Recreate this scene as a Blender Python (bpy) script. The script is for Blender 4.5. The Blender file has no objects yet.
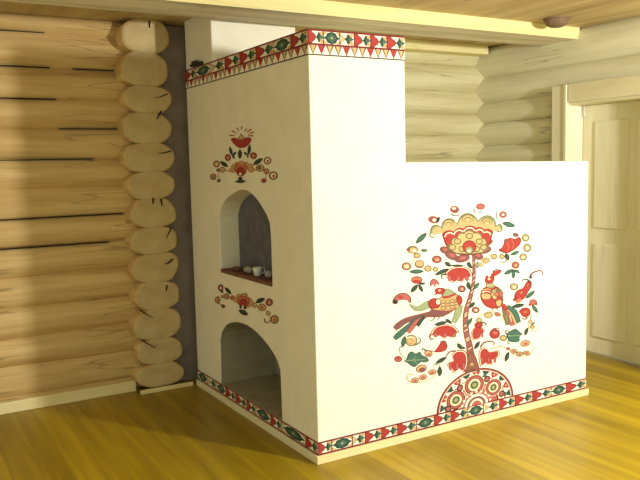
import bpy, bmesh, math, random
from mathutils import Vector, Matrix, noise
random.seed(7)
C = bpy.context.scene.collection
PI = math.pi

# ------------------------------------------------------------------ camera
CP = Vector((-1.807, -3.1478, 1.5004)); YAW, PITCH, ROLL, F = .5305, .1001, -.0237, 744.3
def cam_axes():
    f = Vector((math.sin(YAW)*math.cos(PITCH), math.cos(YAW)*math.cos(PITCH), -math.sin(PITCH)))
    r = Vector((math.cos(YAW), -math.sin(YAW), 0)); u = r.cross(f)
    return (math.cos(ROLL)*r+math.sin(ROLL)*u, -math.sin(ROLL)*r+math.cos(ROLL)*u, f)
AR, AU, AF = cam_axes()
def ray(x, y): return AF+AR*((x-320)/F)-AU*((y-240)/F)
def on_front(x, y):                       # pixel -> (u, v) on the long face, plane y = 0
    d = ray(x, y); p = CP+d*((0-CP.y)/d.y); return (p.x, p.z)
def on_side(x, y):                        # pixel -> (u, v) on the arched face, plane x = 0, u = depth
    d = ray(x, y); p = CP+d*((0-CP.x)/d.x); return (p.y, p.z)
cam = bpy.data.cameras.new('camera'); co = bpy.data.objects.new('camera', cam); C.objects.link(co)
cam.lens = F*36/640; cam.sensor_width = 36; cam.clip_start = .05
co.matrix_world = Matrix(((AR.x, AU.x, -AF.x, CP.x), (AR.y, AU.y, -AF.y, CP.y), (AR.z, AU.z, -AF.z, CP.z), (0, 0, 0, 1)))
bpy.context.scene.camera = co

# ------------------------------------------------------------------ materials
def srgb(c): return tuple(((v/255)/12.92 if v/255 <= .04045 else ((v/255+.055)/1.055)**2.4) for v in c)+(1,)
def new_mat(name, rough=.7, spec=.3):
    m = bpy.data.materials.new(name); m.use_nodes = True
    b = m.node_tree.nodes['Principled BSDF']; b.inputs['Roughness'].default_value = rough
    b.inputs['Specular IOR Level'].default_value = spec
    return m, m.node_tree.nodes, m.node_tree.links, b
def ramp(n, stops):
    r = n.new('ShaderNodeValToRGB'); e = r.color_ramp.elements
    while len(e) < len(stops): e.new(.5)
    for el, (p, c) in zip(e, stops): el.position = p; el.color = c
    return r
def simple(name, col, rough=.8, var=.12, scale=30, spec=.2, bump=0.0):
    m, n, l, b = new_mat(name, rough, spec)
    tc = n.new('ShaderNodeTexCoord'); nz = n.new('ShaderNodeTexNoise'); nz.inputs['Scale'].default_value = scale; nz.inputs['Detail'].default_value = 4
    l.new(tc.outputs['Object'], nz.inputs['Vector'])
    c = srgb(col)
    r = ramp(n, [(.3, tuple(v*(1-var) for v in c[:3])+(1,)), (.7, tuple(min(1, v*(1+var*.6)) for v in c[:3])+(1,))])
    l.new(nz.outputs['Fac'], r.inputs['Fac']); l.new(r.outputs['Color'], b.inputs['Base Color'])
    if bump:
        bp = n.new('ShaderNodeBump'); bp.inputs['Strength'].default_value = bump; bp.inputs['Distance'].default_value = .01
        l.new(nz.outputs['Fac'], bp.inputs['Height']); l.new(bp.outputs['Normal'], b.inputs['Normal'])
    return m
def wood(name, axis, light, dark, crack, fine=14, rough=.65, crack_amt=.5):
    m, n, l, b = new_mat(name, rough, .25)
    tc = n.new('ShaderNodeTexCoord'); mp = n.new('ShaderNodeMapping')
    s = [fine, fine, fine]; s[axis] = .9
    mp.inputs['Scale'].default_value = s
    oi = n.new('ShaderNodeObjectInfo'); ad = n.new('ShaderNodeVectorMath'); ad.operation = 'ADD'
    sc = n.new('ShaderNodeMath'); sc.operation = 'MULTIPLY'; sc.inputs[1].default_value = 40
    l.new(oi.outputs['Random'], sc.inputs[0])
    l.new(tc.outputs['Object'], mp.inputs['Vector']); l.new(mp.outputs['Vector'], ad.inputs[0]); l.new(sc.outputs[0], ad.inputs[1])
    n1 = n.new('ShaderNodeTexNoise'); n1.inputs['Scale'].default_value = 1.0; n1.inputs['Detail'].default_value = 6; n1.inputs['Roughness'].default_value = .6
    l.new(ad.outputs[0], n1.inputs['Vector'])
    r = ramp(n, [(.3, srgb(dark)), (.62, srgb(light))]); l.new(n1.outputs['Fac'], r.inputs['Fac'])
    # drying cracks: thin long streaks
    n2 = n.new('ShaderNodeTexNoise'); n2.inputs['Scale'].default_value = .75; n2.inputs['Detail'].default_value = 2
    l.new(ad.outputs[0], n2.inputs['Vector'])
    rr = ramp(n, [(.488, (0, 0, 0, 1)), (.5, (crack_amt,)*3+(1,)), (.512, (0, 0, 0, 1))]); l.new(n2.outputs['Fac'], rr.inputs['Fac'])
    n3 = n.new('ShaderNodeTexNoise'); n3.inputs['Scale'].default_value = 2.2; l.new(tc.outputs['Object'], n3.inputs['Vector'])
    r3 = ramp(n, [(.5, (0, 0, 0, 1)), (.6, (1, 1, 1, 1))]); l.new(n3.outputs['Fac'], r3.inputs['Fac'])
    mu = n.new('ShaderNodeMath'); mu.operation = 'MULTIPLY'; l.new(rr.outputs['Color'], mu.inputs[0]); l.new(r3.outputs['Color'], mu.inputs[1])
    mx = n.new('ShaderNodeMixRGB'); mx.inputs[2].default_value = srgb(crack)
    l.new(mu.outputs[0], mx.inputs[0]); l.new(r.outputs['Color'], mx.inputs[1]); l.new(mx.outputs[0], b.inputs['Base Color'])
    bp = n.new('ShaderNodeBump'); bp.inputs['Strength'].default_value = .25; bp.inputs['Distance'].default_value = .008
    l.new(n1.outputs['Fac'], bp.inputs['Height']); l.new(bp.outputs['Normal'], b.inputs['Normal'])
    return m
LOGX = wood('shade-toned log', 0, (220, 190, 134), (188, 154, 98), (70, 50, 30))  # deeper tone: shade of the left side put into the log colour
LOGXB = wood('lit-toned log', 0, (218, 212, 174), (194, 184, 140), (90, 74, 50))  # same logs, bleached so the colour carries the light on the right
LOGYP = wood('shade-toned log of the partition', 1, (220, 190, 134), (188, 154, 98), (70, 50, 30))  # same shaded tone, with the grain turned
LOGY = wood('lit-toned log of the side wall', 1, (234, 232, 208), (214, 209, 178), (90, 74, 50))  # colour paled further to imitate light on the side wall
def end_grain():
    m, n, l, b = new_mat('log end grain', .75, .2)
    tc = n.new('ShaderNodeTexCoord'); w = n.new('ShaderNodeTexWave'); w.wave_type = 'RINGS'; w.rings_direction = 'Y'
    w.inputs['Scale'].default_value = 16; w.inputs['Distortion'].default_value = 3; w.inputs['Detail'].default_value = 2
    l.new(tc.outputs['Object'], w.inputs['Vector'])
    r = ramp(n, [(.1, srgb((196, 173, 127))), (.9, srgb((205, 183, 137)))]); l.new(w.outputs['Fac'], r.inputs['Fac'])
    nz = n.new('ShaderNodeTexNoise'); nz.inputs['Scale'].default_value = 9; l.new(tc.outputs['Object'], nz.inputs['Vector'])
    r2 = ramp(n, [(.35, srgb((184, 156, 112))), (.65, srgb((206, 186, 142)))]); l.new(nz.outputs['Fac'], r2.inputs['Fac'])
    mx = n.new('ShaderNodeMixRGB'); mx.inputs[0].default_value = .6; l.new(r.outputs['Color'], mx.inputs[1]); l.new(r2.outputs['Color'], mx.inputs[2])
    l.new(mx.outputs[0], b.inputs['Base Color']); return m
ENDG = end_grain()
CAULK = simple('caulked seam', (92, 76, 58), .95, .3, 40)
CRACK = simple('drying crack', (52, 36, 26), .95)
PLASTER = simple('whitewashed plaster', (238, 232, 216), .85, .05, 6, .15, .06)
PLASTER_IN = simple('shade-toned plaster inside the firebox arch', (160, 152, 134), .9, .12, 9)  # whitewash greyed: the shade inside the arch is in the colour
MOSS = simple('dark iron', (58, 62, 50), .8)
GREYP = simple('grey gap shade', (156, 142, 140), .9, .2, 8)  # shade of the gap beside the stove, given as a colour
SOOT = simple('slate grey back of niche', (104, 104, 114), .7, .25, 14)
BRICK = simple('brown brick shelf', (120, 84, 70), .85, .3, 30)
CREAM = wood('cream pine trim', 0, (238, 222, 172), (224, 204, 150), (150, 120, 80), 10, .6, .2)
CREAMY = wood('cream pine trim upright', 2, (238, 234, 208), (224, 217, 184), (150, 120, 80), 10, .6, .2)
PINEY = wood('cream pine trim across', 1, (234, 228, 196), (220, 210, 172), (150, 120, 80), 10, .6, .2)
SOFFIT = wood('streaked beam underside', 0, (232, 224, 198), (186, 176, 148), (70, 55, 40), 9, .8, .4)
SOFFIT2 = wood('pale board of beam underside', 0, (214, 200, 156), (190, 174, 128), (110, 90, 60), 9, .8, .3)
BEAMF = wood('cream beam face', 0, (240, 228, 172), (226, 212, 150), (150, 120, 80), 9, .7, .2)
CEILM = wood('brown ceiling boards', 1, (206, 186, 140), (172, 148, 104), (70, 55, 40), 9, .8, .4)
BROWN = simple('brown fixture', (128, 104, 84), .6)
METAL = simple('pale metal hinge', (210, 206, 196), .4)
def floor_mat():
    m, n, l, b = new_mat('varnished pine planks', .38, .35)
    tc = n.new('ShaderNodeTexCoord'); sp = n.new('ShaderNodeSeparateXYZ'); l.new(tc.outputs['Object'], sp.inputs[0])
    def math_(op, a, bval=None):
        k = n.new('ShaderNodeMath'); k.operation = op
        if hasattr(a, 'links'): l.new(a, k.inputs[0])
        else: k.inputs[0].default_value = a
        if bval is not None:
            if hasattr(bval, 'links'): l.new(bval, k.inputs[1])
            else: k.inputs[1].default_value = bval
        return k.outputs[0]
    q = math_('DIVIDE', sp.outputs['X'], .135); idx = math_('FLOOR', q); fr = math_('FRACT', q)
    wn = n.new('ShaderNodeTexWhiteNoise'); wn.noise_dimensions = '1D'; l.new(idx, wn.inputs['W'])
    mp = n.new('ShaderNodeMapping'); mp.inputs['Scale'].default_value = (15, .9, 1); l.new(tc.outputs['Object'], mp.inputs['Vector'])
    cb = n.new('ShaderNodeCombineXYZ'); l.new(math_('MULTIPLY', wn.outputs['Value'], 60), cb.inputs['Y'])
    ad = n.new('ShaderNodeVectorMath'); l.new(mp.outputs[0], ad.inputs[0]); l.new(cb.outputs[0], ad.inputs[1])
    nz = n.new('ShaderNodeTexNoise'); nz.inputs['Scale'].default_value = 1; nz.inputs['Detail'].default_value = 5; l.new(ad.outputs[0], nz.inputs['Vector'])
    r = ramp(n, [(.3, srgb((146, 117, 14))), (.7, srgb((182, 153, 22)))]); l.new(nz.outputs['Fac'], r.inputs['Fac'])
    br = ramp(n, [(0, (.78, .78, .78, 1)), (1, (1.1, 1.1, 1.1, 1))]); l.new(wn.outputs['Value'], br.inputs['Fac'])
    mx = n.new('ShaderNodeMixRGB'); mx.blend_type = 'MULTIPLY'; mx.inputs[0].default_value = 1
    l.new(r.outputs['Color'], mx.inputs[1]); l.new(br.outputs['Color'], mx.inputs[2])
    sm = ramp(n, [(0, (.5, .5, .5, 1)), (.025, (1, 1, 1, 1))]); l.new(fr, sm.inputs['Fac'])
    m2 = n.new('ShaderNodeMixRGB'); m2.blend_type = 'MULTIPLY'; m2.inputs[0].default_value = 1
    l.new(mx.outputs[0], m2.inputs[1]); l.new(sm.outputs['Color'], m2.inputs[2]); l.new(m2.outputs[0], b.inputs['Base Color'])
    return m
FLOORM = floor_mat()

# ------------------------------------------------------------------ object helpers
def obj(name, bm, mats, parent=None, origin=(0, 0, 0), smooth=False, normals=True):
    o_ = Vector(origin)
    if normals: bmesh.ops.recalc_face_normals(bm, faces=bm.faces[:])
    for v in bm.verts: v.co -= o_
    if smooth:
        for f in bm.faces: f.smooth = True
    me = bpy.data.meshes.new(name); bm.to_mesh(me); bm.free()
    for m in (mats if isinstance(mats, (list, tuple)) else [mats]): me.materials.append(m)
    o = bpy.data.objects.new(name, me); C.objects.link(o); o.location = o_
    if parent is not None:
        o.parent = parent
        o.location = o_-parent.location
    return o
def box(bm, x0, x1, y0, y1, z0, z1, bev=0):
    r = bmesh.ops.create_cube(bm, size=1); vs = r['verts']
    for v in vs: v.co = Vector((x0+(v.co.x+.5)*(x1-x0), y0+(v.co.y+.5)*(y1-y0), z0+(v.co.z+.5)*(z1-z0)))
    if bev:
        es = list({e for v in vs for e in v.link_edges})
        bmesh.ops.bevel(bm, geom=es, offset=bev, segments=2, affect='EDGES', profile=.5)
def boxo(name, d, mats, parent=None, bev=0, origin=None):
    bm = bmesh.new(); box(bm, *d, bev)
    return obj(name, bm, mats, parent, origin or (0, 0, 0))
def struct(o, label=None):
    o['kind'] = 'structure'
    return o
def tag(o, label, cat, group=None):
    o['label'] = label; o['category'] = cat
    if group: o['group'] = group
    return o
def log_mesh(axis, a0, a1, across, z0, z1, half_across, over=1.12, expo=2.0, seed=0, wob=.006, round0=False, step=.12):
    """one round log along an axis; 'across' is the other horizontal coordinate of its centre"""
    bm = bmesh.new(); N = 28; zc = (z0+z1)/2; hz = (z1-z0)/2*over
    st = []
    if round0: st += [(0, .02), (.0, .5), (.001, .86), (.005, .95), (.014, .985), (.03, 1.0)]
    n = max(2, int((a1-a0)/step)); st0 = .06 if round0 else 0
    for i in range(n+1): st.append((st0+(a1-a0-st0)*i/n, 1.0))
    rings = []
    for d, s in st:
        ring = []
        for k in range(N):
            t = 2*PI*k/N; c, q = math.cos(t), math.sin(t)
            e = 2/expo
            px = half_across*math.copysign(abs(c)**e, c); pz = hz*math.copysign(abs(q)**e, q)
            w = noise.noise(Vector((seed*13.7+c*1.1, q*1.1, (a0+d)*1.1)))*wob*1.6
            f_ = (1+w/half_across)*s
            x, z = px*f_, pz*f_
            P = (a0+d, across+x, zc+z) if axis == 0 else (across+x, a0+d, zc+z)
            ring.append(bm.verts.new(P))
        rings.append(ring)
    for i in range(len(rings)-1):
        for k in range(N):
            f = bm.faces.new((rings[i][k], rings[i][(k+1) % N], rings[i+1][(k+1) % N], rings[i+1][k]))
            f.material_index = 1 if (round0 and i < 3) else 0
    f = bm.faces.new(rings[0]); f.material_index = 1 if round0 else 0
    bm.faces.new(rings[-1][::-1])
    return bm

# ------------------------------------------------------------------ the room
CEIL = 2.472
fl = boxo('floor', (-5, 4.2, -4.2, 2.3, -.06, 0), FLOORM); struct(fl)
ce = boxo('ceiling', (-5, 2.9, -1.6, 2.1, CEIL, CEIL+.06), CEILM); struct(ce)
ends = [-.02, .181, .358, .555, .744, .939, 1.112, 1.304, 1.482, 1.672, 1.868, 2.043, 2.258, 2.47]
mids = [.0]+[(a+b)/2 for a, b in zip(ends[:-1], ends[1:])][0:]
mids = [.0, .085]+[(a+b)/2 for a, b in zip(ends[1:-1], ends[2:])]+[CEIL]
# back wall: two runs of logs with a caulked recess behind the stove
wb = boxo('wall_back', (-5, 2.95, 1.93, 2.0, 0, CEIL), CAULK); struct(wb)
for i in range(len(mids)-1):
    z0, z1 = mids[i], mids[i+1]
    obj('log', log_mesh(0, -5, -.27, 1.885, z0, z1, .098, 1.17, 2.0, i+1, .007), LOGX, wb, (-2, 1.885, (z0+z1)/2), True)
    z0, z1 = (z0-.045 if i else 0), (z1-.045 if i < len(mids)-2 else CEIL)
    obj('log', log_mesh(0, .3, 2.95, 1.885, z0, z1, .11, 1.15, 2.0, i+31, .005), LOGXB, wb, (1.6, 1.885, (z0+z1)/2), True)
for i in range(1, len(mids)-1):
    x = -5; 
    while x < -.45:                                   # dark open stretches of the seams between the logs
        n_ = min(random.uniform(.5, 1.6), -.42-x)
        if random.random() < .45 and n_ > .1:
            bm = bmesh.new(); box(bm, x, x+n_, 1.815, 1.88, mids[i]-.002, mids[i]+random.uniform(.0015, .005), .0008); obj('seam', bm, CRACK, wb)
        x += n_+random.uniform(.05, .3)
plate = boxo('beam_2', (.62, 2.69, 1.635, 1.80, 2.396, CEIL), BEAMF, None, .004); struct(plate)
# partition wall whose log ends stick out into the room
wp = boxo('wall_partition', (-.30, -.21, 1.86, 1.93, .02, CEIL-.01), CAULK); struct(wp)
shift = [0, .004, -.004, .002, .004, -.002, .004, -.003, -.005, -.012, .0, -.016, .008]
for i in range(len(ends)-1):
    z0, z1 = ends[i], ends[i+1]
    if i == 0: z0 = .03
    hw = .163+random.uniform(-.008, .008); cx = -.253+shift[i]
    lg = obj('log', log_mesh(1, 1.677+random.uniform(-.006, .006), 1.93, cx, z0, z1, hw, 1.09, 2.45, i+60, .013, True, .06), [LOGYP, ENDG], wp,
             (cx+random.uniform(-.03, .03), 1.677, (z0+z1)/2+random.uniform(-.02, .02)), True)
def sliver(pts, y, parent, w=.007):
    bm = bmesh.new(); f = []; b = []
    n = len(pts)
    for s, arr, yy in ((1, f, y), (1, b, y+.02)):
        L, R_ = [], []
        for i, (x, z) in enumerate(pts):
            a = pts[max(0, i-1)]; c = pts[min(n-1, i+1)]
            d = Vector((c[0]-a[0], c[1]-a[1])).normalized(); h = w*(1-i/(n-.5))/2+.0008
            L.append((x-d.y*h, yy, z+d.x*h)); R_.append((x+d.y*h, yy, z-d.x*h))
        arr += [bm.verts.new(p) for p in L+R_[::-1]]
    bm.faces.new(f); bm.faces.new(b[::-1]); m = len(f)
    for i in range(m): bm.faces.new((f[i], f[(i+1) % m], b[(i+1) % m], b[i]))
    obj('crack', bm, CRACK, parent)
def ppx(x, y, Y=1.677):
    d = ray(x, y); p = CP+d*((Y-CP.y)/d.y); return (p.x, p.z)
for pts in ([(161, 111), (157, 119)], [(171, 151), (163, 153), (158, 153.5)], [(153, 198), (153, 204)], [(161, 199), (162, 206)],
            [(171, 228), (168, 234), (166, 238)], [(173, 259), (168, 263), (165, 264)], [(167, 285), (166, 291)],
            [(140, 310), (146, 314), (153, 318)], [(142, 340), (148, 344), (156, 348)], [(167, 94), (160, 97), (155, 98)], [(149, 21), (149.5, 28)]):
    sliver([ppx(*q) for q in pts], 1.6685, wp)
gp = boxo('gap_shade', (-.13, .06, 1.80, 1.86, .0, CEIL-.01), GREYP, None, .003); struct(gp)       # added strip, its grey standing in for the shade between logs and stove
# right wall with a doorway
XR = 2.72
wr = boxo('wall_right', (XR+.06, XR+.12, .8, 2.0, 0, CEIL), CAULK); struct(wr)
zr = ends[:-1]+[CEIL]; zr[0] = 0
for i in range(len(zr)-1):
    z0, z1 = zr[i]-(.04 if i else 0), zr[i+1]-.04
    if i == len(zr)-2: z1 = CEIL
    near = -1.6 if z0 > 1.92 else .945
    obj('log', log_mesh(1, near, 1.95, XR+.1, z0, z1, .11, 1.10, 2.0, i+90, .005), LOGY, wr, (XR+.1, 1.2, (z0+z1)/2), True)
    if z0 <= 1.92: obj('log', log_mesh(1, -1.6, -.14, XR+.1, z0, z1, .11, 1.10, 2.0, i+120, .005), LOGY, wr, (XR+.1, -1, (z0+z1)/2), True)
ca = boxo('trim_1', (2.655, 2.70, .785, .912, 0, 2.055), CREAMY, None, .004); struct(ca)        # far upright of the door casing
boxo('edge_strip', (2.645, 2.66, .765, .79, 0, 2.055), CREAMY, ca, .003)
hc = boxo('trim_2', (2.665, 2.70, -.30, .765, 1.925, 2.06), PINEY, None, .004); struct(hc)
ja = boxo('trim_3', (2.70, 2.885, .783, .80, 0, 1.925), CREAMY, None, .002); struct(ja)        # jamb lining
jb = boxo('trim_4', (2.655, 2.70, -.30, -.115, 0, 1.925), CREAMY, None, .004); struct(jb)
jc = boxo('trim_5', (2.70, 2.885, -.14, -.12, 0, 1.925), CREAMY, None, .002); struct(jc)
jd = boxo('trim_6', (2.70, 2.885, -.12, .783, 1.905, 1.925), PINEY, None, .002); struct(jd)
dr = boxo('door_1', (2.85, 2.885, -.12, .778, .012, 1.903), CREAMY, None, .003); struct(dr)
for (a, b) in ((.14, .86), (.98, 1.78)):
    bm = bmesh.new()
    for (y0, y1) in ((.0, .29), (.37, .66)): box(bm, 2.838, 2.852, y0, y1, a, b, .005)
    obj('panel', bm, CREAMY, dr)
for z in (.25, 1.82):
    bm = bmesh.new(); box(bm, 2.835, 2.85, .755, .776, z, z+.09, .003); obj('hinge', bm, METAL, dr)
# baseboards
def board(name, d, m, bev=.006): struct(boxo(name, d, m, None, bev))
board('baseboard_back', (-5, -.405, 1.755, 1.80, 0, .075), CREAM)
board('baseboard_partition', (-.405, -.035, 1.652, 1.672, 0, .028), CREAM, .004)
board('baseboard_corner', (2.0, 2.69, 1.755, 1.80, 0, .075), CREAM)
board('baseboard_right', (2.665, 2.71, .92, 1.755, 0, .075), PINEY)
# wide plank beam under the ceiling, in front of the back wall
bmF = boxo('beam_1', (-5, XR+.02, .725, 1.09, 2.384, CEIL), [SOFFIT, BEAMF], None, .003); struct(bmF)
for f in bmF.data.polygons:
    if f.normal.y < -.5: f.material_index = 1          # front face takes the cream tone

# ------------------------------------------------------------------ the stove
W, L, D, HT = .5725, 1.982, 1.654, 2.15
HW, HL = 1.505, 1.487                       # bench height at the tower and at its far end
T, B2, U = .0424, .1118, 2.0268             # skirting top, lower band top, upper band bottom
stove = bpy.data.objects.new('russian_stove', None); C.objects.link(stove)
tag(stove, 'large white plastered corner stove with painted flowers, birds and patterned bands', 'stove')
up = [(1.175, .847), (1.172, 1.19), (1.150, 1.235), (1.102, 1.283), (1.02, 1.322), (.93, 1.350), (.86, 1.364), (.80, 1.369), (.735, 1.362), (.672, 1.342), (.61, 1.312), (.557, 1.276), (.505, 1.235), (.470, 1.192), (.462, 1.12), (.462, .847)]
lo = [(1.235, .1118), (1.228, .40), (1.20, .455), (1.125, .513), (1.05, .543), (.96, .561), (.88, .568), (.809, .568), (.735, .560), (.662, .544), (.60, .525), (.536, .501), (.475, .470), (.425, .436), (.398, .395), (.392, .1118)]
UPD, LOD = .215, .40
bm = bmesh.new()
prof = [(0, 0), (L, 0), (L, HL), (W, HW), (W, HT), (0, HT)]
fr = [bm.verts.new((x, 0, z)) for x, z in prof]; bk = [bm.verts.new((x, D, z)) for x, z in prof]
bm.faces.new(fr); bm.faces.new(bk[::-1])
for i in range(5): bm.faces.new((fr[i], bk[i], bk[i+1], fr[i+1]))
corner = [fr[0], bk[0], bk[5], fr[5]]
edges = []
def edge(a, b):
    e = bm.edges.get((a, b)) or bm.edges.new((a, b)); edges.append(e)
for i in range(4): edge(corner[i], corner[(i+1) % 4])
holes = []
for pts, d in ((up, UPD), (lo, LOD)):
    vs = [bm.verts.new((0, y, z)) for y, z in pts]; holes.append((vs, d))
    for i in range(len(vs)): edge(vs[i], vs[(i+1) % len(vs)])
bmesh.ops.triangle_fill(bm, use_beauty=True, use_dissolve=False, edges=edges, normal=(-1, 0, 0))
for hi, (vs, d) in enumerate(holes):
    inn = [bm.verts.new((d, v.co.y, v.co.z)) for v in vs]
    for i in range(len(vs)):
        f = bm.faces.new((vs[i], vs[(i+1) % len(vs)], inn[(i+1) % len(vs)], inn[i])); f.material_index = hi
    f = bm.faces.new(inn); f.material_index = hi
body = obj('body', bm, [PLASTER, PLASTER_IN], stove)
md = body.modifiers.new('soft edges', 'BEVEL'); md.width = .006; md.segments = 2; md.limit_method = 'ANGLE'; md.angle_limit = math.radians(60)
# slate back, brick shelf of the upper niche
bm = bmesh.new()
inn = [bm.verts.new((UPD-.085, y, z)) for y, z in [(1.168, .869)]+up[1:-1]+[(.466, .869)]]; out = [bm.verts.new((UPD-.006, v.co.y, v.co.z)) for v in inn]
bm.faces.new(inn); bm.faces.new(out[::-1])
for i in range(len(inn)): bm.faces.new((inn[i], inn[(i+1) % len(inn)], out[(i+1) % len(out)], out[i]))
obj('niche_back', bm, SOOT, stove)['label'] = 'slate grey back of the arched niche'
boxo('niche_shelf', (-.004, UPD-.008, .464, 1.171, .845, .868), BRICK, stove, .003)['label'] = 'brown brick shelf of the arched niche'
# chimney
boxo('chimney', (.004, .597, 1.2, D, HT, CEIL-.001), PLASTER, stove, .008)
bm = bmesh.new(); box(bm, -.022, .02, 1.34, 1.52, HT+.004, HT+.02, .003); box(bm, -.03, -.016, 1.39, 1.47, HT+.001, HT+.034, .004)
obj('damper', bm, MOSS, stove)['label'] = 'dark damper plate at the foot of the chimney'
# wooden skirting
bm = bmesh.new(); box(bm, -.014, L+.012, -.014, .0, 0, T, .003); obj('skirting', bm, CREAM, stove)['label'] = 'cream wooden skirting'
bm = bmesh.new(); box(bm, -.014, 0, .0, D, 0, T, .003); obj('skirting', bm, PINEY, stove)['label'] = 'cream wooden skirting'

# ------------------------------------------------------------------ paint
PAL = dict(red=(168, 60, 56), dred=(122, 36, 38), pink=(176, 96, 92), mauve=(128, 80, 80), trunk=(138, 86, 78), och=(198, 164, 116), yel=(196, 174, 122),
           olive=(112, 106, 74), lime=(150, 158, 120), teal=(70, 106, 92), green=(52, 78, 62), dark=(62, 52, 48), brown=(124, 76, 58), cream=(238, 228, 196), white=(240, 234, 218), orange=(196, 112, 84))
PM = {k: simple('paint '+k, v, .75, .12, 60) for k, v in PAL.items()}
PK = list(PM)
class Paint:
    """flat shapes of paint lying on a face of the stove; coordinates in a local frame, mapped to the plane"""
    def __init__(s, side=False, direct=False): s.side = side; s.direct = direct; s.sh = []; s.fr = (0, 0, 1)
    def frame(s, ox, oy, k): s.fr = (ox, oy, k); return s
    def m(s, p):
        if s.direct: return p
        ox, oy, k = s.fr; q = (ox+p[0]/k, oy+p[1]/k)
        return on_side(*q) if s.side else on_front(*q)
    def poly(s, pts, col):
        P = [s.m(p) for p in pts]
        us = [p[0] for p in P]; vs = [p[1] for p in P]; bb = (min(us), max(us), min(vs), max(vs))
        lay = 0
        for (b, _, _, l) in s.sh:
            if l >= lay and not (b[1] < bb[0] or b[0] > bb[1] or b[3] < bb[2] or b[2] > bb[3]): lay = l+1
        s.sh.append((bb, P, col, lay))
    def ell(s, x, y, rx, ry=None, col='red', rot=0, line=None, lw=7):
        ry = ry or rx; a = math.radians(rot)
        def e(rx, ry, c): s.poly([(x+rx*math.cos(t)*math.cos(a)-ry*math.sin(t)*math.sin(a), y+rx*math.cos(t)*math.sin(a)+ry*math.sin(t)*math.cos(a)) for t in [2*PI*i/18 for i in range(18)]], c)
        if line: e(rx, ry, line); e(rx-lw, ry-lw, col)
        else: e(rx, ry, col)
    def ring(s, x, y, rx, ry, line='brown', col='och', dot='pink'):
        s.ell(x, y, rx, ry, line); s.ell(x, y, rx*.68, ry*.68, col); s.ell(x+rx*.08, y+ry*.1, rx*.34, ry*.34, dot)
    def leaf(s, x0, y0, x1, y1, w, col='teal', line='green', vein=True):
        d = Vector((x1-x0, y1-y0)); n = Vector((-d.y, d.x)).normalized()
        def lf(k, c):
            A, Bq = [], []
            for i in range(9):
                t = i/8; p = Vector((x0, y0))+d*(.5+(t-.5)*k); h = w/2*k*math.sin(PI*t)**.8
                A.append(tuple(p+n*h)); Bq.append(tuple(p-n*h))
            s.poly(A+Bq[-2:0:-1], c)
        lf(1, line); lf(.66, col)
    def stroke(s, pts, w, col, taper=.5, w0=1.0):
        q = catmull(pts, 5); n = len(q); A, Bq = [], []
        for i, p in enumerate(q):
            a = Vector(q[max(0, i-1)]); c = Vector(q[min(n-1, i+1)]); d = (c-a)
            if d.length < 1e-6: d = Vector((1, 0))
            d.normalize(); h = w/2*(w0+(taper-w0)*i/(n-1))
            A.append((p[0]-d.y*h, p[1]+d.x*h)); Bq.append((p[0]+d.y*h, p[1]-d.x*h))
        for i in range(n-1): s.raw([A[i], A[i+1], Bq[i+1], Bq[i]], col, i == 0)
    def raw(s, pts, col, first):
        if first: s.cur = None
        P = [s.m(p) for p in pts]; us = [p[0] for p in P]; vs = [p[1] for p in P]; bb = (min(us), max(us), min(vs), max(vs))
        lay = 0
        for (b, _, c, l) in s.sh:
            if l >= lay and c != col and not (b[1] < bb[0] or b[0] > bb[1] or b[3] < bb[2] or b[2] > bb[3]): lay = l+1
        s.sh.append((bb, P, col, lay))
    def blob(s, pts, col, line='dred', lw=.86, sm=True):
        q = catmull(pts+[pts[0]], 3, True)[:-1] if sm else pts
        cx = sum(p[0] for p in q)/len(q); cy = sum(p[1] for p in q)/len(q)
        if line:
            s.poly(q, line); s.poly([(cx+(p[0]-cx)*lw, cy+(p[1]-cy)*lw) for p in q], col)
        else: s.poly(q, col)
    def build(s, name, parent, label=None):
        bm = bmesh.new(); used = sorted({c for _, _, c, _ in s.sh}); ix = {c: i for i, c in enumerate(used)}
        for _, P, c, l in s.sh:
            off = -.0008-.00009*l
            vs = [bm.verts.new((off, u, v) if s.side else (u, off, v)) for u, v in P]
            try: f = bm.faces.new(vs)
            except ValueError: continue
            f.normal_update()
            want = -f.normal.x if s.side else -f.normal.y
            if want < 0: f.normal_flip()
            f.material_index = ix[c]
        o = obj(name, bm, [PM[c] for c in used], parent, normals=False)
        if label: o['label'] = label
        return o
def catmull(pts, k, closed=False):
    if len(pts) < 3:
        return [tuple(Vector(pts[0]).lerp(Vector(pts[-1]), i/k)) for i in range(k+1)]
    out = []; n = len(pts)
    for i in range(n-1):
        p0 = pts[i-1] if i > 0 else (pts[-2] if closed else pts[0]); p1 = pts[i]; p2 = pts[i+1]
        p3 = pts[i+2] if i+2 < n else (pts[1] if closed else pts[-1])
        for j in range(k):
            t = j/k
            out.append(tuple(.5*((2*p1[a])+(-p0[a]+p2[a])*t+(2*p0[a]-5*p1[a]+4*p2[a]-p3[a])*t*t+(-p0[a]+3*p1[a]-3*p2[a]+p3[a])*t**3) for a in (0, 1)))
    out.append(tuple(pts[-1])); return out
def scallop(pts, bulge=.5, k=9):
    """an arc bulging to the left of each step (upwards when going right in picture coordinates)"""
    out = []
    for a, b in zip(pts[:-1], pts[1:]):
        a, b = Vector(a), Vector(b); d = b-a; n = Vector((d.y, -d.x))
        for i in range(k): t = i/k; out.append(tuple(a+d*t+n*bulge*math.sin(PI*t)**.6))
    out.append(tuple(pts[-1])); return out

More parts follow.
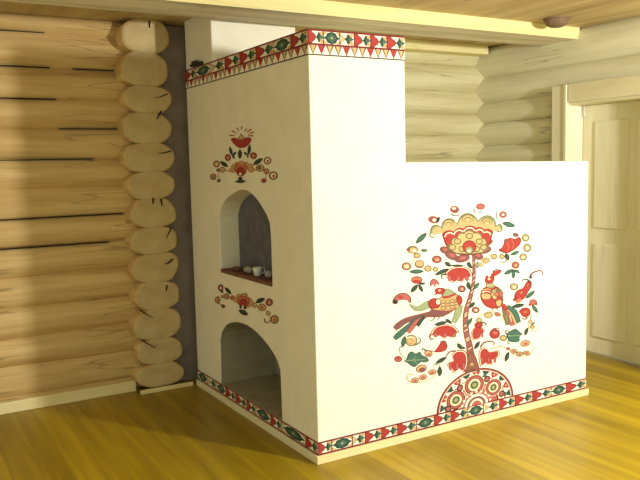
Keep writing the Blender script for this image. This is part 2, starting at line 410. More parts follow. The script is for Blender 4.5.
# patterned bands ----------------------------------------------------
def band_cells(P, ed, v0, v1, seq, mirror=False):
    """cells between the edges ed; each holds a red half-heart with a leaf cross, a green diamond, or a cross with a yellow leaf"""
    h = v1-v0; lt = .0085
    P.poly([(ed[0], v0), (ed[-1], v0), (ed[-1], v1), (ed[0], v1)], 'white')
    for i, c in enumerate(seq):
        w = ed[i+1]-ed[i]
        X = lambda a: ed[i]+w*((1-a) if mirror else a)
        Y = lambda b: v0+lt+(h-2*lt)*b
        def pl(pts, col): P.poly([(X(a), Y(b)) for a, b in pts], col)
        def star(cx, s):
            pl([(cx+.02, .6), (cx+.06*s, .96), (cx+.36*s, .98), (cx+.26*s, .62)], 'och'); pl([(cx+.02, .4), (cx+.06*s, .04), (cx+.36*s, .02), (cx+.26*s, .38)], 'och')
            pl([(cx, .42), (cx-.15*s, .72), (cx-.02, 1.0), (cx+.11*s, .72)], 'green'); pl([(cx, .58), (cx-.15*s, .28), (cx-.02, .0), (cx+.11*s, .28)], 'green')
            pl([(cx-.04, .5), (cx+.16*s, .72), (cx+.38*s, .52), (cx+.16*s, .34)], 'teal'); pl([(cx+.02, .5), (cx-.14*s, .68), (cx-.3*s, .5), (cx-.14*s, .32)], 'green')
        if c == 'R':
            pl([(0, 0), (.22, 0), (.3, .14), (.44, .26), (.52, .5), (.44, .74), (.3, .86), (.22, 1), (0, 1)], 'dred')
            pl([(0, .02), (.2, .03), (.27, .18), (.4, .3), (.47, .5), (.4, .7), (.27, .82), (.2, .97), (0, .98)], 'red')
            star(.72, .8)
        elif c == 'D':
            for a, b in ((.02, .02), (.98, .02), (.02, .98), (.98, .98)):
                sx = .24 if a < .5 else -.24; sy = .3 if b < .5 else -.3
                pl([(a, b), (a+sx, b), (a, b+sy)], 'och')
            pl([(.0, .5), (.16, .66), (.24, .9), (.5, 1.0), (.76, .9), (.84, .66), (1.0, .5), (.84, .34), (.76, .1), (.5, .0), (.24, .1), (.16, .34)], 'green')
            pl([(.22, .5), (.5, .86), (.78, .5), (.5, .14)], 'teal'); pl([(.43, .5), (.5, .62), (.57, .5), (.5, .38)], 'och')
        else:
            pl([(.02, .06), (.24, .26), (.4, .5), (.24, .74), (.02, .94), (.1, .5)], 'yel'); star(.6, 1.0)
        for a in ((0, 1) if c == 'D' else (0,)):
            P.poly([(X(a)-.003, v0), (X(a)+.003, v0), (X(a)+.003, v1), (X(a)-.003, v1)], 'dred')
    for v in (v0, v1-lt): P.poly([(ed[0], v), (ed[-1], v), (ed[-1], v+lt), (ed[0], v+lt)], 'dred')
def triangle_row(P, u0, u1, v0, v1, n):
    P.poly([(u0, v0), (u1, v0), (u1, v1), (u0, v1)], 'white'); w = (u1-u0)/n
    for i in range(n):
        for j in range(3):
            a = u0+w*(i+j/3); c = a+w/6; b = a+w/3
            if j == 1: P.poly([(a, v1), (c, v0+.004), (b, v1)], 'red')
            else:
                P.poly([(a, v1), (c, v0+.004), (b, v1)], 'brown'); g = w*.04
                P.poly([(a+g*1.6, v1), (c, v0+.012), (b-g*1.6, v1)], 'yel')
    P.poly([(u0, v0), (u1, v0), (u1, v0+.006), (u0, v0+.006)], 'dark')
VM = 2.15-.075
P = Paint(direct=True)
band_cells(P, [.001, .08, .205, .285, .39, .495, .622, .747, .865, .99, 1.11, 1.235, 1.36, 1.505, 1.665, 1.80, L], T, B2, ['R', 'D', 'Y', 'R', 'R', 'R', 'D', 'R', 'R', 'D', 'Y', 'R', 'R', 'R', 'D', 'R'])
P.build('painted_band', stove, 'red and green painted band along the foot of the long face')
P = Paint(direct=True); triangle_row(P, .001, W, U, VM+.003, 4)
band_cells(P, [.001, .084, .178, .262, .36, .46, W], VM, HT, ['R', 'D', 'Y', 'R', 'R', 'R'])
P.build('painted_band', stove, 'painted band with triangles round the top of the long face')
P = Paint(True, True)
ed = [.001]+[on_side(x, 374+(x-198.7)*.6287)[0] for x in (306, 282, 271, 256, 247, 236, 226, 217, 208)]+[D]
band_cells(P, ed, T, B2, ['R', 'D', 'R', 'D', 'R', 'R', 'R', 'D', 'Y', 'D'], True)
P.build('painted_band', stove, 'painted band along the foot of the arched face')
P = Paint(True, True); triangle_row(P, .001, D, U, VM+.003, 8)
ed = [.001]+[on_side(x, 76-(x-184.7)*.32)[0] for x in (291, 274, 256, 240, 225, 211, 196)]+[D]
band_cells(P, ed, VM, HT, ['R', 'D', 'R', 'R', 'R', 'Y', 'D', 'R'], True)
P.build('painted_band', stove, 'painted band with triangles round the top of the arched face')

# half-round medallion ------------------------------------------------
P = Paint(direct=True); cx, cz, r = 1.055, B2-.004, .292; KZ = .73
def arc(rad, col, n=36, x=cx, z=cz, kz=KZ): P.poly([(x+rad*math.cos(PI*i/n), z+rad*kz*math.sin(PI*i/n)) for i in range(n+1)], col)
arc(r, 'dred'); arc(r-.010, 'pink'); arc(r-.018, 'white')
for i in range(11):
    t0 = PI*(i+.08)/11; t1 = PI*(i+.92)/11; tm = (t0+t1)/2; a, b = r-.021, r-.068
    pt = lambda rr, t: (cx+rr*math.cos(t), cz+rr*KZ*math.sin(t))
    if i % 2 == 0:
        P.poly([pt(a, t0), pt(b, tm), pt(a, t1)], 'green'); P.poly([pt(b, t0), pt((a+b)/2, tm), pt(b, t1)], 'teal')
    else:
        P.poly([pt(a, t0), pt((a+b)/2, t0+.03), pt(b, tm), pt((a+b)/2, t1-.03), pt(a, t1)], 'red'); P.poly([pt(a-.012, tm-.04), pt(a-.03, tm), pt(a-.012, tm+.04)], 'yel')
arc(r-.068, 'dred'); arc(r-.074, 'white'); arc(r-.086, 'cream')
arc(.172, 'dred', 24); arc(.160, 'pink', 24)
for ang, rr, rad in ((158, .165, .062), (96, .150, .066), (36, .162, .056)):
    a = math.radians(ang); x, z = cx+rr*math.cos(a), cz+.012+rr*KZ*math.sin(a)
    for q, c in ((rad*1.2, 'cream'), (rad*1.12, 'dred'), (rad*1.0, 'pink'), (rad*.8, 'dred'), (rad*.7, 'cream'), (rad*.54, 'yel'), (rad*.42, 'green'), (rad*.26, 'lime')):
        P.ell(x, z, q, q*.78, c)
for ang, rr in ((128, .2), (66, .2), (10, .2), (176, .21)):
    a = math.radians(ang); x, z = cx+rr*math.cos(a), cz+.006+rr*KZ*math.sin(a)
    P.ell(x, z, .024, .02, 'dark'); P.ell(x, z, .015, .012, 'pink')
for k in range(9):
    a = PI*(k+.5)/9; P.ell(cx+.108*math.cos(a), cz+.108*KZ*math.sin(a), .009, .008, 'cream')
arc(.088, 'white', 20); arc(.07, 'mauve', 20); arc(.052, 'cream', 20); arc(.036, 'pink', 20)
med = P.build('painted_medallion', stove, 'red half-round painted medallion under the tree')

# the painted tree ------------------------------------------------------
K = 7.11
P = Paint()
A_ = (385, 200, K); B_ = (465, 200, K); C_ = (385, 260, K); D_ = (465, 260, K); E_ = (385, 320, K); F_ = (465, 320, K)
# trunk
P.frame(0, 0, 1)
tk = [(473.6, 255), (473.8, 278), (470.5, 296), (465.8, 313), (466.2, 332), (469.8, 348), (471.5, 372)]
wd = [2.2, 2.6, 3.6, 4.6, 5.2, 6.0, 9.5]
def ribbon(P, pts, ws, col):
    q = catmull([(a[0], a[1]) for a in pts], 5); w2 = catmull([(w, 0) for w in ws], 5); A = []; Bq = []
    for i, p in enumerate(q):
        a = Vector(q[max(0, i-1)]); c = Vector(q[min(len(q)-1, i+1)]); d = (c-a).normalized(); h = w2[i][0]/2
        A.append((p[0]-d.y*h, p[1]+d.x*h)); Bq.append((p[0]+d.y*h, p[1]-d.x*h))
    P.poly(A+Bq[::-1], col)
ribbon(P, tk, [w+1.0 for w in wd], 'brown'); ribbon(P, tk, wd, 'trunk')
for i in range(26):
    t = i/26; q = catmull(tk, 8); p = q[int(t*(len(q)-1))]; w = .9+2.4*t
    P.poly([(p[0]-w*.6, p[1]+1.1), (p[0]+w*.6, p[1]-1.1), (p[0]+w*.6, p[1]-.2), (p[0]-w*.6, p[1]+2.0)], 'cream' if i % 3 else 'pink')
P.blob([(464, 372), (466, 360), (469.5, 352), (473, 352), (477, 360), (479.5, 371), (472, 370)], 'trunk', 'brown', .8)
P.ell(471.8, 365, 2.4, 3.4, 'och', 0, 'brown', .8); P.ell(471.8, 366.3, 1.1, 1.5, 'olive')
# twigs and leaves on the trunk
P.frame(*D_)
for a in ((58, 212, 102, 158, 26), (42, 214, 8, 168, 26), (28, 342, 66, 298, 24), (12, 470, 52, 408, 26), (44, 60, 20, 8, 24), (84, 60, 92, 10, 22)): P.leaf(*a, col='teal', line='green')
P.ring(75, 355, 29, 24, 'brown', 'pink', 'cream')
P.frame(*C_)
for a in ((604, 205, 586, 150, 24), (600, 342, 640, 302, 22), (470, 46, 424, 14, 30), (455, 60, 352, 108, 30), (455, 40, 565, 38, 16), (620, 60, 580, 18, 26)): P.leaf(*a, col='green', line='dark')
P.ring(545, 205, 29, 25, 'dark', 'pink', 'och')
# upper left sprays
P.stroke([(330, 75), (270, 60), (215, 20), (205, -40), (225, -70)], 8, 'och')
P.ring(152, 45, 34, 29, 'brown', 'och', 'cream'); P.ell(245, 30, 34, 27, 'och', 0, 'brown', 6); P.ell(305, 60, 27, 23, 'och', 0, 'olive', 7); P.ell(358, 66, 20, 18, 'yel', 0, 'olive', 7)
P.leaf(170, 84, 278, 80, 32)
P.leaf(235, 172, 182, 232, 32, 'green', 'dark'); P.leaf(238, 172, 268, 228, 26, 'green', 'dark'); P.leaf(235, 170, 290, 166, 18, 'green', 'dark')
P.ell(225, 142, 40, 27, 'orange', 0, 'dred', 7); P.ell(225, 152, 26, 13, 'red')
P.blob([(322, 150), (345, 132), (372, 146), (388, 178), (364, 170), (352, 196), (342, 172), (320, 190)], 'pink', 'dred')
# fans of red petals
def fan(pts, lw=.84):
    P.blob(pts, 'dred', None); cx_ = sum(p[0] for p in pts)/len(pts); cy_ = sum(p[1] for p in pts)/len(pts)
    for k, c in ((.93, 'cream'), (.86, 'red')): P.blob([(cx_+(p[0]-cx_)*k, cy_+(p[1]-cy_)*k) for p in pts], c, None)
    for dx in (-.32, 0, .3):
        xs = [p[0] for p in pts]; ys = [p[1] for p in pts]; w = max(xs)-min(xs); h = max(ys)-min(ys)
        P.ell(cx_+dx*w, cy_+h*.16, w*.07, h*.17, 'pink', 0, 'dred', 3)
fan([(424, 92), (466, 58), (530, 44), (592, 58), (624, 105), (604, 124), (575, 128), (545, 160), (515, 142), (488, 162), (460, 148), (436, 116)])
P.stroke([(436, 100), (404, 108), (402, 128), (418, 128)], 12, 'dark')
P.frame(*E_)
fan([(318, 105), (345, 58), (390, 36), (450, 30), (502, 52), (530, 90), (500, 97), (482, 128), (450, 117), (420, 133), (388, 116), (345, 112)])
P.stroke([(330, 98), (316, 118), (330, 138), (348, 128)], 14, 'mauve')
P.leaf(346, 36, 445, 12, 28, 'green', 'dark'); P.leaf(476, 26, 428, -8, 24, 'green', 'dark'); P.leaf(548, 208, 512, 165, 30, 'green', 'dark'); P.leaf(520, 195, 575, 200, 20, 'green', 'dark')
P.ell(186, 146, 44, 42, 'och', 0, 'olive', 8); P.ell(176, 150, 22, 20, 'yel', 0, 'orange', 5); P.stroke([(205, 178), (240, 165), (252, 140), (236, 122)], 13, 'olive'); P.stroke([(150, 128), (190, 122), (212, 132)], 9, 'cream')
P.leaf(142, 112, 122, 196, 34); P.stroke([(112, 185), (100, 215), (118, 250), (150, 275)], 7, 'teal')
P.ell(93, 277, 29, 22, 'pink', 0, 'dred', 6); P.ell(93, 272, 14, 8, 'red')
P.blob([(136, 292), (152, 276), (165, 240), (190, 222), (218, 238), (246, 224), (264, 250), (294, 262), (312, 290), (280, 302), (258, 300), (236, 314), (212, 334), (186, 326), (160, 306)], 'teal', 'green', .88)
P.stroke([(150, 288), (200, 285), (285, 282)], 7, 'lime'); P.stroke([(200, 285), (222, 255)], 5, 'lime'); P.stroke([(205, 285), (225, 310)], 5, 'lime')
P.stroke([(295, 235), (280, 208), (262, 206), (268, 218)], 11, 'green'); P.ell(308, 238, 30, 24, 'och', 15, 'brown', 6); P.ell(312, 244, 14, 11, 'pink')
P.blob([(350, 226), (374, 192), (392, 165), (420, 150), (444, 176), (434, 212), (400, 228), (372, 230)], 'red', 'dred', .84); P.stroke([(440, 180), (425, 152), (398, 152), (394, 166)], 11, 'mauve'); P.stroke([(352, 226), (310, 216), (282, 214)], 6, 'brown')
P.leaf(355, 312, 440, 262, 30, 'green', 'dark'); P.leaf(389, 328, 388, 402, 36, 'green', 'dark'); P.stroke([(340, 320), (380, 318), (395, 335)], 7, 'olive')
P.ell(258, 345, 40, 28, 'och', -15, 'brown', 6); P.ell(262, 352, 24, 14, 'mauve', -15)
P.stroke([(152, 410), (166, 388), (192, 384), (198, 398)], 9, 'och'); P.stroke([(150, 408), (172, 436), (220, 446), (290, 430), (340, 408), (368, 362)], 9, 'och')
for x, y in ((212, 428), (270, 406), (335, 370)): P.ell(x, y, 30, 20, 'och', -15, 'brown', 5); P.ell(x, y+3, 17, 10, 'pink', -15)
fan([(474, 246), (518, 212), (572, 222), (588, 270), (582, 332), (556, 368), (520, 345), (492, 380), (466, 348), (436, 318), (458, 298), (486, 288)])
P.stroke([(500, 218), (460, 226), (438, 250), (432, 268)], 12, 'mauve')
# right side, lower
P.frame(*F_)
fan([(42, 104), (56, 60), (95, 26), (122, 50), (142, 80), (118, 102), (102, 132), (58, 144)])
P.stroke([(96, 26), (128, 16), (150, 28), (148, 44)], 11, 'mauve')
P.ell(210, 98, 38, 36, 'red', 0, 'dred', 7); P.stroke([(178, 88), (200, 64), (236, 58), (242, 74)], 11, 'mauve'); P.ell(214, 92, 16, 10, 'orange')
P.ell(272, 128, 28, 22, 'och', 0, 'olive', 8); P.stroke([(302, 110), (288, 84), (300, 74), (312, 84)], 9, 'dark'); P.stroke([(318, 140), (304, 152), (310, 172), (320, 164)], 9, 'green')
P.blob([(296, 98), (328, 74), (362, 62), (392, 88), (408, 96), (388, 120), (386, 150), (350, 158), (316, 152), (300, 126)], 'teal', 'green', .86); P.stroke([(305, 112), (345, 112), (395, 108)], 6, 'lime')
P.leaf(424, 112, 446, 52, 26, 'green', 'dark'); P.stroke([(450, 30), (456, 62), (484, 78), (510, 66), (506, 50)], 10, 'och'); P.ell(478, 48, 18, 15, 'yel', 0, 'olive', 7); P.stroke([(470, -40), (468, -14), (452, 14)], 8, 'olive')
P.ell(428, 166, 36, 23, 'och', -15, 'brown', 6); P.ell(430, 168, 18, 10, 'pink', -15)
P.stroke([(180, 210), (215, 194), (265, 190), (305, 204), (345, 244), (400, 262), (455, 250), (488, 212), (474, 188), (458, 194)], 9, 'och')
for x, y in ((346, 222), (388, 240), (436, 234)): P.ell(x, y, 26, 18, 'och', 0, 'olive', 7); P.ell(x, y, 12, 8, 'pink')
P.ell(306, 204, 14, 12, 'pink', 0, 'dred', 4); P.leaf(284, 298, 312, 224, 30, 'green', 'dark')
fan([(98, 225), (122, 196), (152, 198), (168, 222), (204, 220), (240, 214), (244, 252), (218, 278), (192, 284), (198, 312), (166, 322), (138, 310), (110, 332), (98, 280)])
P.stroke([(108, 196), (136, 160), (190, 152), (208, 166), (198, 180)], 13, 'mauve'); P.leaf(66, 208, 104, 150, 28, 'green', 'dark')
# right side, middle
P.frame(*D_)
P.stroke([(70, 442), (110, 396), (172, 368), (232, 374), (270, 402), (258, 432), (238, 430)], 9, 'och'); P.ell(166, 392, 32, 24, 'och', -10, 'olive', 6); P.ell(100, 428, 22, 17, 'yel', 0, 'olive', 7); P.ell(230, 386, 24, 16, 'pink', 20, 'olive', 5)
P.ell(96, 462, 30, 22, 'red', 0, 'dred', 6); P.stroke([(112, 452), (136, 446), (150, 462)], 9, 'green')
P.ring(360, 38, 27, 24, 'brown', 'pink', 'och'); P.leaf(346, 66, 276, 102, 30, 'teal', 'green'); P.leaf(346, 66, 342, 134, 28, 'teal', 'green'); P.leaf(348, 68, 390, 92, 22, 'teal', 'green')
P.stroke([(466, 126), (470, 100), (500, 82), (535, 76), (552, 92), (544, 106)], 14, 'mauve'); P.ell(466, 120, 10, 14, 'dark')
P.ring(348, 190, 30, 26, 'olive', 'och', 'cream')
P.blob([(350, 250), (372, 214), (408, 200), (424, 176), (446, 146), (472, 154), (472, 190), (452, 222), (432, 260), (408, 284), (380, 304), (356, 290)], 'red', 'dred', .86)
P.ell(400, 232, 18, 12, 'orange', -40, 'dred', 4); P.ell(444, 180, 14, 10, 'orange', -50, 'dred', 4); P.stroke([(466, 156), (440, 138), (412, 140), (406, 154)], 11, 'dark'); P.ell(348, 282, 10, 10, 'brown'); P.ell(380, 290, 24, 14, 'orange', -30)
P.leaf(428, 276, 498, 216, 28, 'teal', 'green'); P.ell(484, 300, 28, 22, 'pink', 0, 'brown', 5); P.ell(460, 318, 10, 10, 'red'); P.ell(506, 312, 10, 9, 'mauve'); P.leaf(474, 318, 518, 376, 28, 'teal', 'green')
P.blob([(382, 366), (408, 342), (440, 338), (464, 356), (462, 388), (438, 406), (410, 402), (396, 384)], 'red', 'dred', .86); P.stroke([(440, 398), (436, 416), (416, 420), (404, 408)], 11, 'dred'); P.ell(428, 370, 18, 13, 'orange', 0, 'dred', 4)
P.leaf(330, 334, 424, 316, 30, 'green', 'dark'); P.ell(464, 440, 16, 14, 'och', 0, 'olive', 4); P.leaf(468, 462, 500, 440, 14, 'olive', 'olive')
# right side, upper
P.frame(*B_)
P.stroke([(80, 470), (110, 440), (150, 402), (220, 384), (280, 390)], 8, 'och')
P.ell(150, 432, 28, 20, 'och', -15, 'olive', 6); P.ell(205, 402, 24, 20, 'och', 0, 'brown', 6); P.ell(262, 402, 20, 18, 'och', 0, 'olive', 7); P.ell(112, 462, 16, 13, 'yel', 0, 'olive', 4)
P.leaf(290, 378, 308, 432, 34, 'green', 'dark'); P.leaf(320, 392, 388, 364, 26, 'teal', 'green'); P.stroke([(300, 415), (284, 440), (258, 446), (252, 430)], 9, 'olive')
P.blob([(243, 356), (266, 330), (282, 292), (318, 268), (352, 276), (380, 262), (398, 278), (392, 312), (352, 352), (302, 378), (264, 372)], 'red', 'dred', .9)
P.stroke([(290, 290), (310, 330), (296, 366)], 6, 'orange'); P.stroke([(330, 280), (344, 318), (330, 354)], 6, 'orange'); P.ell(290, 290, 14, 18, 'mauve', 40)
P.ell(360, 248, 22, 14, 'mauve', 10, 'dark', 4); P.leaf(246, 342, 246, 366, 10, 'dark', 'dark')
for x, y, a, b in ((430, 268, 27, 28), (442, 340, 29, 30), (413, 405, 28, 26)): P.ring(x, y, a, b, 'olive', 'och', 'cream')
P.ring(358, 462, 28, 26, 'brown', 'pink', 'och')
P.ell(110, 46, 32, 24, 'pink', 0, 'mauve', 7); P.stroke([(60, 62), (70, 86), (84, 102)], 9, 'dark', .3); P.stroke([(120, 80), (102, 90), (90, 104)], 8, 'dark', .3)
P.ell(270, 104, 28, 25, 'mauve', 0, 'pink', 7); P.ell(270, 104, 10, 9, 'cream'); P.stroke([(222, 84), (222, 120), (232, 136), (256, 134)], 8, 'teal', .5)
P.leaf(262, 162, 358, 186, 38, 'teal', 'green')
# upper left buds
P.frame(*A_)
P.ell(345, 140, 40, 27, 'mauve', 10, 'pink', 7); P.ell(350, 142, 14, 11, 'cream'); P.leaf(366, 166, 388, 116, 22, 'dark', 'dark')
P.ell(495, 68, 34, 27, 'mauve', 10, 'pink', 7); P.ell(490, 60, 14, 8, 'cream'); P.stroke([(466, 98), (496, 112), (522, 106), (528, 88)], 9, 'dark', .4)
P.leaf(298, 232, 216, 310, 38, 'teal', 'green')
P.ell(195, 353, 40, 28, 'olive'); P.ell(198, 357, 30, 20, 'och'); P.ell(208, 360, 14, 11, 'cream'); P.ell(165, 352, 14, 10, 'mauve'); P.leaf(252, 358, 304, 358, 26, 'olive', 'teal')
P.ell(228, 395, 26, 20, 'och', 0, 'olive', 7); P.ell(246, 452, 34, 26, 'och', 0, 'brown', 5)
P.ring(368, 422, 36, 28, 'brown', 'pink', 'och')
tree = P.build('painted_tree', stove, 'painted tree with red fruit, curls and leaves on the long face')
# crown flower
P = Paint(); P.frame(*A_)
for x, y, a, b, r_ in ((425, 356, 38, 26, 20), (472, 396, 50, 28, 25), (548, 416, 56, 28, -12), (722, 305, 48, 22, -20), (709, 354, 48, 28, -12), (656, 396, 44, 28, 20)):
    P.ell(x, y, a, b, 'mauve', r_, 'brown', 6); P.ell(x+4, y-4, a*.45, b*.4, 'pink', r_)
top = scallop([(322, 232), (398, 190), (512, 166), (662, 146), (792, 182), (836, 196)], .42)
P.poly(top+[(806, 222), (770, 214), (740, 240), (600, 250), (430, 244), (402, 236), (360, 240)], 'olive')
for k, c in ((10, 'lime'), (20, 'och')): P.poly([(600+(x-600)*(1-k/330), y+k) for x, y in top]+[(770, 222), (740, 244), (600, 250), (430, 248), (402, 236)], c)
for x, y, r_ in ((452, 160, 34), (588, 128, 40), (724, 150, 36)):
    P.ell(x, y+2, r_*1.1, r_*.8, 'olive'); P.ell(x, y+6, r_*.92, r_*.66, 'och'); P.ell(x, y+10, r_*.62, r_*.44, 'olive'); P.ell(x, y+13, r_*.48, r_*.34, 'yel')
P.stroke([(330, 224), (318, 248), (338, 266), (366, 258)], 11, 'olive'); P.stroke([(824, 192), (832, 214), (808, 226), (790, 216)], 11, 'olive')
rt = scallop([(404, 246), (490, 226), (556, 204), (646, 200), (704, 212), (768, 230)], .22)
cup = rt+[(752, 290), (726, 344), (682, 382), (600, 394), (520, 388), (456, 362), (426, 312)]
P.poly(cup, 'dred'); P.poly([(598+(x-598)*.955, 300+(y-300)*.94) for x, y in cup], 'red')
P.frame(*A_)
for (x0, y0, x1, y1) in ((424, 262, 486, 244), (490, 246, 554, 226), (558, 224, 640, 220), (646, 222, 700, 232), (704, 234, 750, 250)):
    P.stroke(scallop([(x0, y0), (x1, y1)], .3, 5), 8, 'cream', 1)
inn = scallop([(448, 352), (470, 312), (512, 268), (560, 236), (632, 234), (688, 272), (716, 318), (726, 352)], .34)
P.poly(inn+[(690, 376), (600, 388), (500, 380)], 'olive'); P.poly([(598+(x-598)*.94, 320+(y-320)*.9) for x, y in inn+[(690, 376), (600, 388), (500, 380)]], 'yel')
for x, y in ((478, 336), (514, 294), (598, 256), (668, 296), (700, 336), (546, 348), (648, 348)): P.ell(x, y, 27, 23, 'och', 0, 'olive', 8)
P.ell(598, 334, 50, 48, 'red', 0, 'dred', 6); P.ell(597, 356, 28, 26, 'lime', 0, 'olive', 5); P.ell(597, 362, 12, 10, 'cream')
P.build('painted_blossom', tree, 'large red and ochre scalloped blossom at the crown of the painted tree')
# left bird
P = Paint(); P.frame(*C_)
P.blob([(172, 312), (232, 328), (300, 288), (326, 330), (262, 362), (208, 358)], 'lime', 'olive', .9)
P.blob([(52, 300), (62, 270), (94, 240), (142, 234), (182, 262), (184, 306), (172, 300), (160, 286), (120, 284), (92, 290)], 'pink', 'brown', .84)
P.ell(72, 298, 20, 16, 'dark'); P.ell(110, 264, 20, 10, 'red', 15)
def feather(P, pts, w0, w1, col, line):
    ws = [w0+(w1-w0)*i/(len(pts)-1) for i in range(len(pts))]; ws[-1] *= .55
    ribbon(P, pts, [w+9 for w in ws], line); ribbon(P, pts, ws, col)
feather(P, [(350, 372), (250, 400), (150, 430), (90, 470), (68, 490)], 22, 40, 'mauve', 'brown')
feather(P, [(340, 384), (240, 416), (170, 470), (100, 530), (66, 560)], 14, 40, 'teal', 'green')
feather(P, [(300, 396), (230, 430), (190, 480), (160, 515)], 10, 34, 'pink', 'dred')
feather(P, [(290, 398), (256, 430), (232, 470)], 8, 26, 'green', 'dark')
feather(P, [(420, 380), (340, 388), (280, 396)], 34, 24, 'mauve', 'brown')
P.blob([(330, 350), (400, 352), (478, 330), (500, 340), (470, 372), (410, 400), (350, 396), (310, 392)], 'mauve', 'brown', .9)
feather(P, [(528, 318), (516, 380), (486, 446)], 40, 40, 'lime', 'olive')
P.stroke([(360, 396), (340, 426), (320, 432)], 9, 'brown'); P.stroke([(390, 398), (372, 426)], 9, 'brown')
P.blob([(306, 310), (330, 276), (380, 272), (404, 256), (450, 240), (500, 236), (536, 266), (544, 304), (516, 338), (460, 362), (390, 362), (330, 352)], 'och', 'dred', .93)
P.ell(350, 308, 44, 38, 'red', 0, 'dred', 6); P.ell(376, 298, 20, 24, 'cream', 0, 'dred', 5)
for i in range(3):
    for j in range(4): P.ell(412+j*32, 298+i*22-j*4, 19, 12, 'yel' if (i+j) % 2 else 'och', -10, 'brown', 4)
P.ell(526, 282, 22, 34, 'red', -10, 'dred', 5)
P.stroke([(408, 268), (450, 262), (500, 240)], 16, 'red', .9); P.stroke([(404, 246), (440, 240), (480, 218)], 16, 'olive', .9); P.stroke([(410, 256), (450, 250), (490, 228)], 8, 'yel', .9)
P.blob([(408, 230), (420, 206), (450, 204), (484, 224), (500, 240), (440, 262), (404, 262)], 'lime', 'olive', .8)
P.stroke([(408, 262), (446, 258), (496, 240)], 12, 'red', .9)
P.blob([(352, 222), (362, 202), (390, 196), (424, 204), (424, 226), (404, 244), (374, 242), (348, 252), (360, 234)], 'red', 'dred', .86); P.ell(386, 216, 8, 7, 'cream'); P.ell(387, 216, 4, 4, 'dark')
P.build('painted_bird', tree, 'painted bird left of the trunk, long tail sweeping down to the left')
# right bird
P = Paint(); P.frame(*D_)
feather(P, [(272, 330), (292, 400), (306, 462)], 20, 46, 'olive', 'brown'); feather(P, [(276, 326), (318, 390), (336, 468)], 18, 40, 'pink', 'brown')
feather(P, [(290, 330), (336, 384), (362, 456)], 18, 34, 'och', 'dred'); feather(P, [(300, 330), (352, 370), (382, 446)], 18, 44, 'teal', 'green')
P.stroke([(318, 390), (330, 440)], 6, 'cream'); P.stroke([(292, 390), (300, 446)], 6, 'lime')
P.stroke([(190, 336), (196, 360)], 9, 'brown'); P.stroke([(222, 336), (232, 360)], 9, 'brown')
P.blob([(108, 250), (122, 206), (160, 186), (206, 180), (250, 206), (266, 248), (270, 296), (250, 336), (200, 346), (150, 330), (118, 292)], 'red', 'dred', .92)
P.blob([(116, 240), (150, 236), (184, 244), (180, 276), (140, 282), (116, 270)], 'och', 'brown', .86); P.stroke([(122, 214), (160, 206), (186, 214)], 9, 'och'); P.stroke([(118, 230), (154, 222), (186, 232)], 7, 'cream')
P.ell(224, 242, 46, 46, 'och', 0, 'dred', 6)
for x, y, c in ((206, 222, 'lime'), (236, 216, 'olive'), (252, 244, 'pink'), (238, 270, 'red'), (208, 264, 'yel'), (224, 242, 'orange')): P.ell(x, y, 18, 17, c, 0, 'brown', 4)
P.blob([(218, 290), (252, 280), (262, 310), (240, 334), (220, 322)], 'och', 'brown', .84); P.blob([(252, 310), (276, 310), (300, 334), (296, 356), (268, 344)], 'red', 'dred', .84)
P.blob([(150, 190), (152, 164), (196, 162), (210, 190), (182, 200)], 'lime', 'olive', .84); P.stroke([(152, 180), (204, 178)], 7, 'och', 1)
P.blob([(142, 156), (146, 118), (156, 106), (166, 122), (182, 112), (204, 114), (208, 136), (196, 160), (168, 168)], 'red', 'dred', .86); P.ell(170, 134, 9, 8, 'cream'); P.ell(170, 134, 4, 4, 'dark')
P.blob([(184, 104), (206, 82), (232, 72), (258, 72), (254, 88), (232, 104), (206, 116)], 'red', 'dred', .84); P.stroke([(196, 84), (222, 68), (256, 74)], 8, 'dark')
P.build('painted_bird', tree, 'painted bird right of the trunk with crest and striped hanging tail')

# painted posies on the arched face --------------------------------------
P = Paint(True); P.frame(200, 115, 6.4)
for a in ((188, 131, 226, 132), (204, 100, 234, 116), (236, 80, 250, 104), (268, 72, 266, 96), (300, 86, 284, 106), (330, 90, 298, 112), (344, 108, 308, 124), (342, 132, 306, 134)):
    P.stroke([(a[0], a[1]), (a[2], a[3])], 9, 'red', .6)
P.poly([(240, 152), (264, 116), (290, 148), (266, 164)], 'olive'); P.poly([(247, 150), (264, 124), (284, 147), (266, 158)], 'yel')
P.blob([(198, 154), (228, 146), (262, 162), (300, 142), (330, 152), (314, 188), (286, 208), (250, 210), (222, 190)], 'red', 'dred', .92)
for a in ((206, 260, 190, 200, 20), (206, 264, 234, 234, 16), (206, 262, 226, 278, 14), (256, 282, 256, 218, 28), (312, 258, 320, 186, 22), (310, 258, 280, 238, 16), (312, 260, 300, 272, 14)): P.leaf(*a, col='green', line='dark')
P.ring(180, 272, 20, 22, 'dred', 'pink', 'och'); P.ring(344, 260, 22, 22, 'dred', 'pink', 'och')
P.leaf(128, 296, 182, 332, 26, 'green', 'dark'); P.leaf(340, 320, 404, 276, 28, 'green', 'dark')
P.stroke([(225, 352), (180, 358), (140, 340), (122, 366), (122, 410)], 7, 'orange'); P.stroke([(300, 340), (350, 352), (400, 346), (424, 370), (420, 408)], 7, 'orange')
P.ring(106, 313, 22, 22, 'brown', 'och', 'cream'); P.ring(86, 396, 21, 21, 'brown', 'och', 'olive'); P.ell(121, 420, 13, 12, 'olive'); P.ell(145, 350, 19, 19, 'och', 0, 'brown', 4); P.ell(118, 352, 12, 12, 'olive')
P.ring(433, 292, 25, 25, 'dred', 'cream', 'pink'); P.ring(470, 388, 29, 27, 'dred', 'cream', 'pink'); P.ring(426, 360, 19, 19, 'brown', 'och', 'pink'); P.ring(409, 420, 17, 15, 'dred', 'pink', 'red'); P.ell(386, 340, 28, 23, 'och', 0, 'brown', 5); P.ell(380, 338, 13, 12, 'olive')
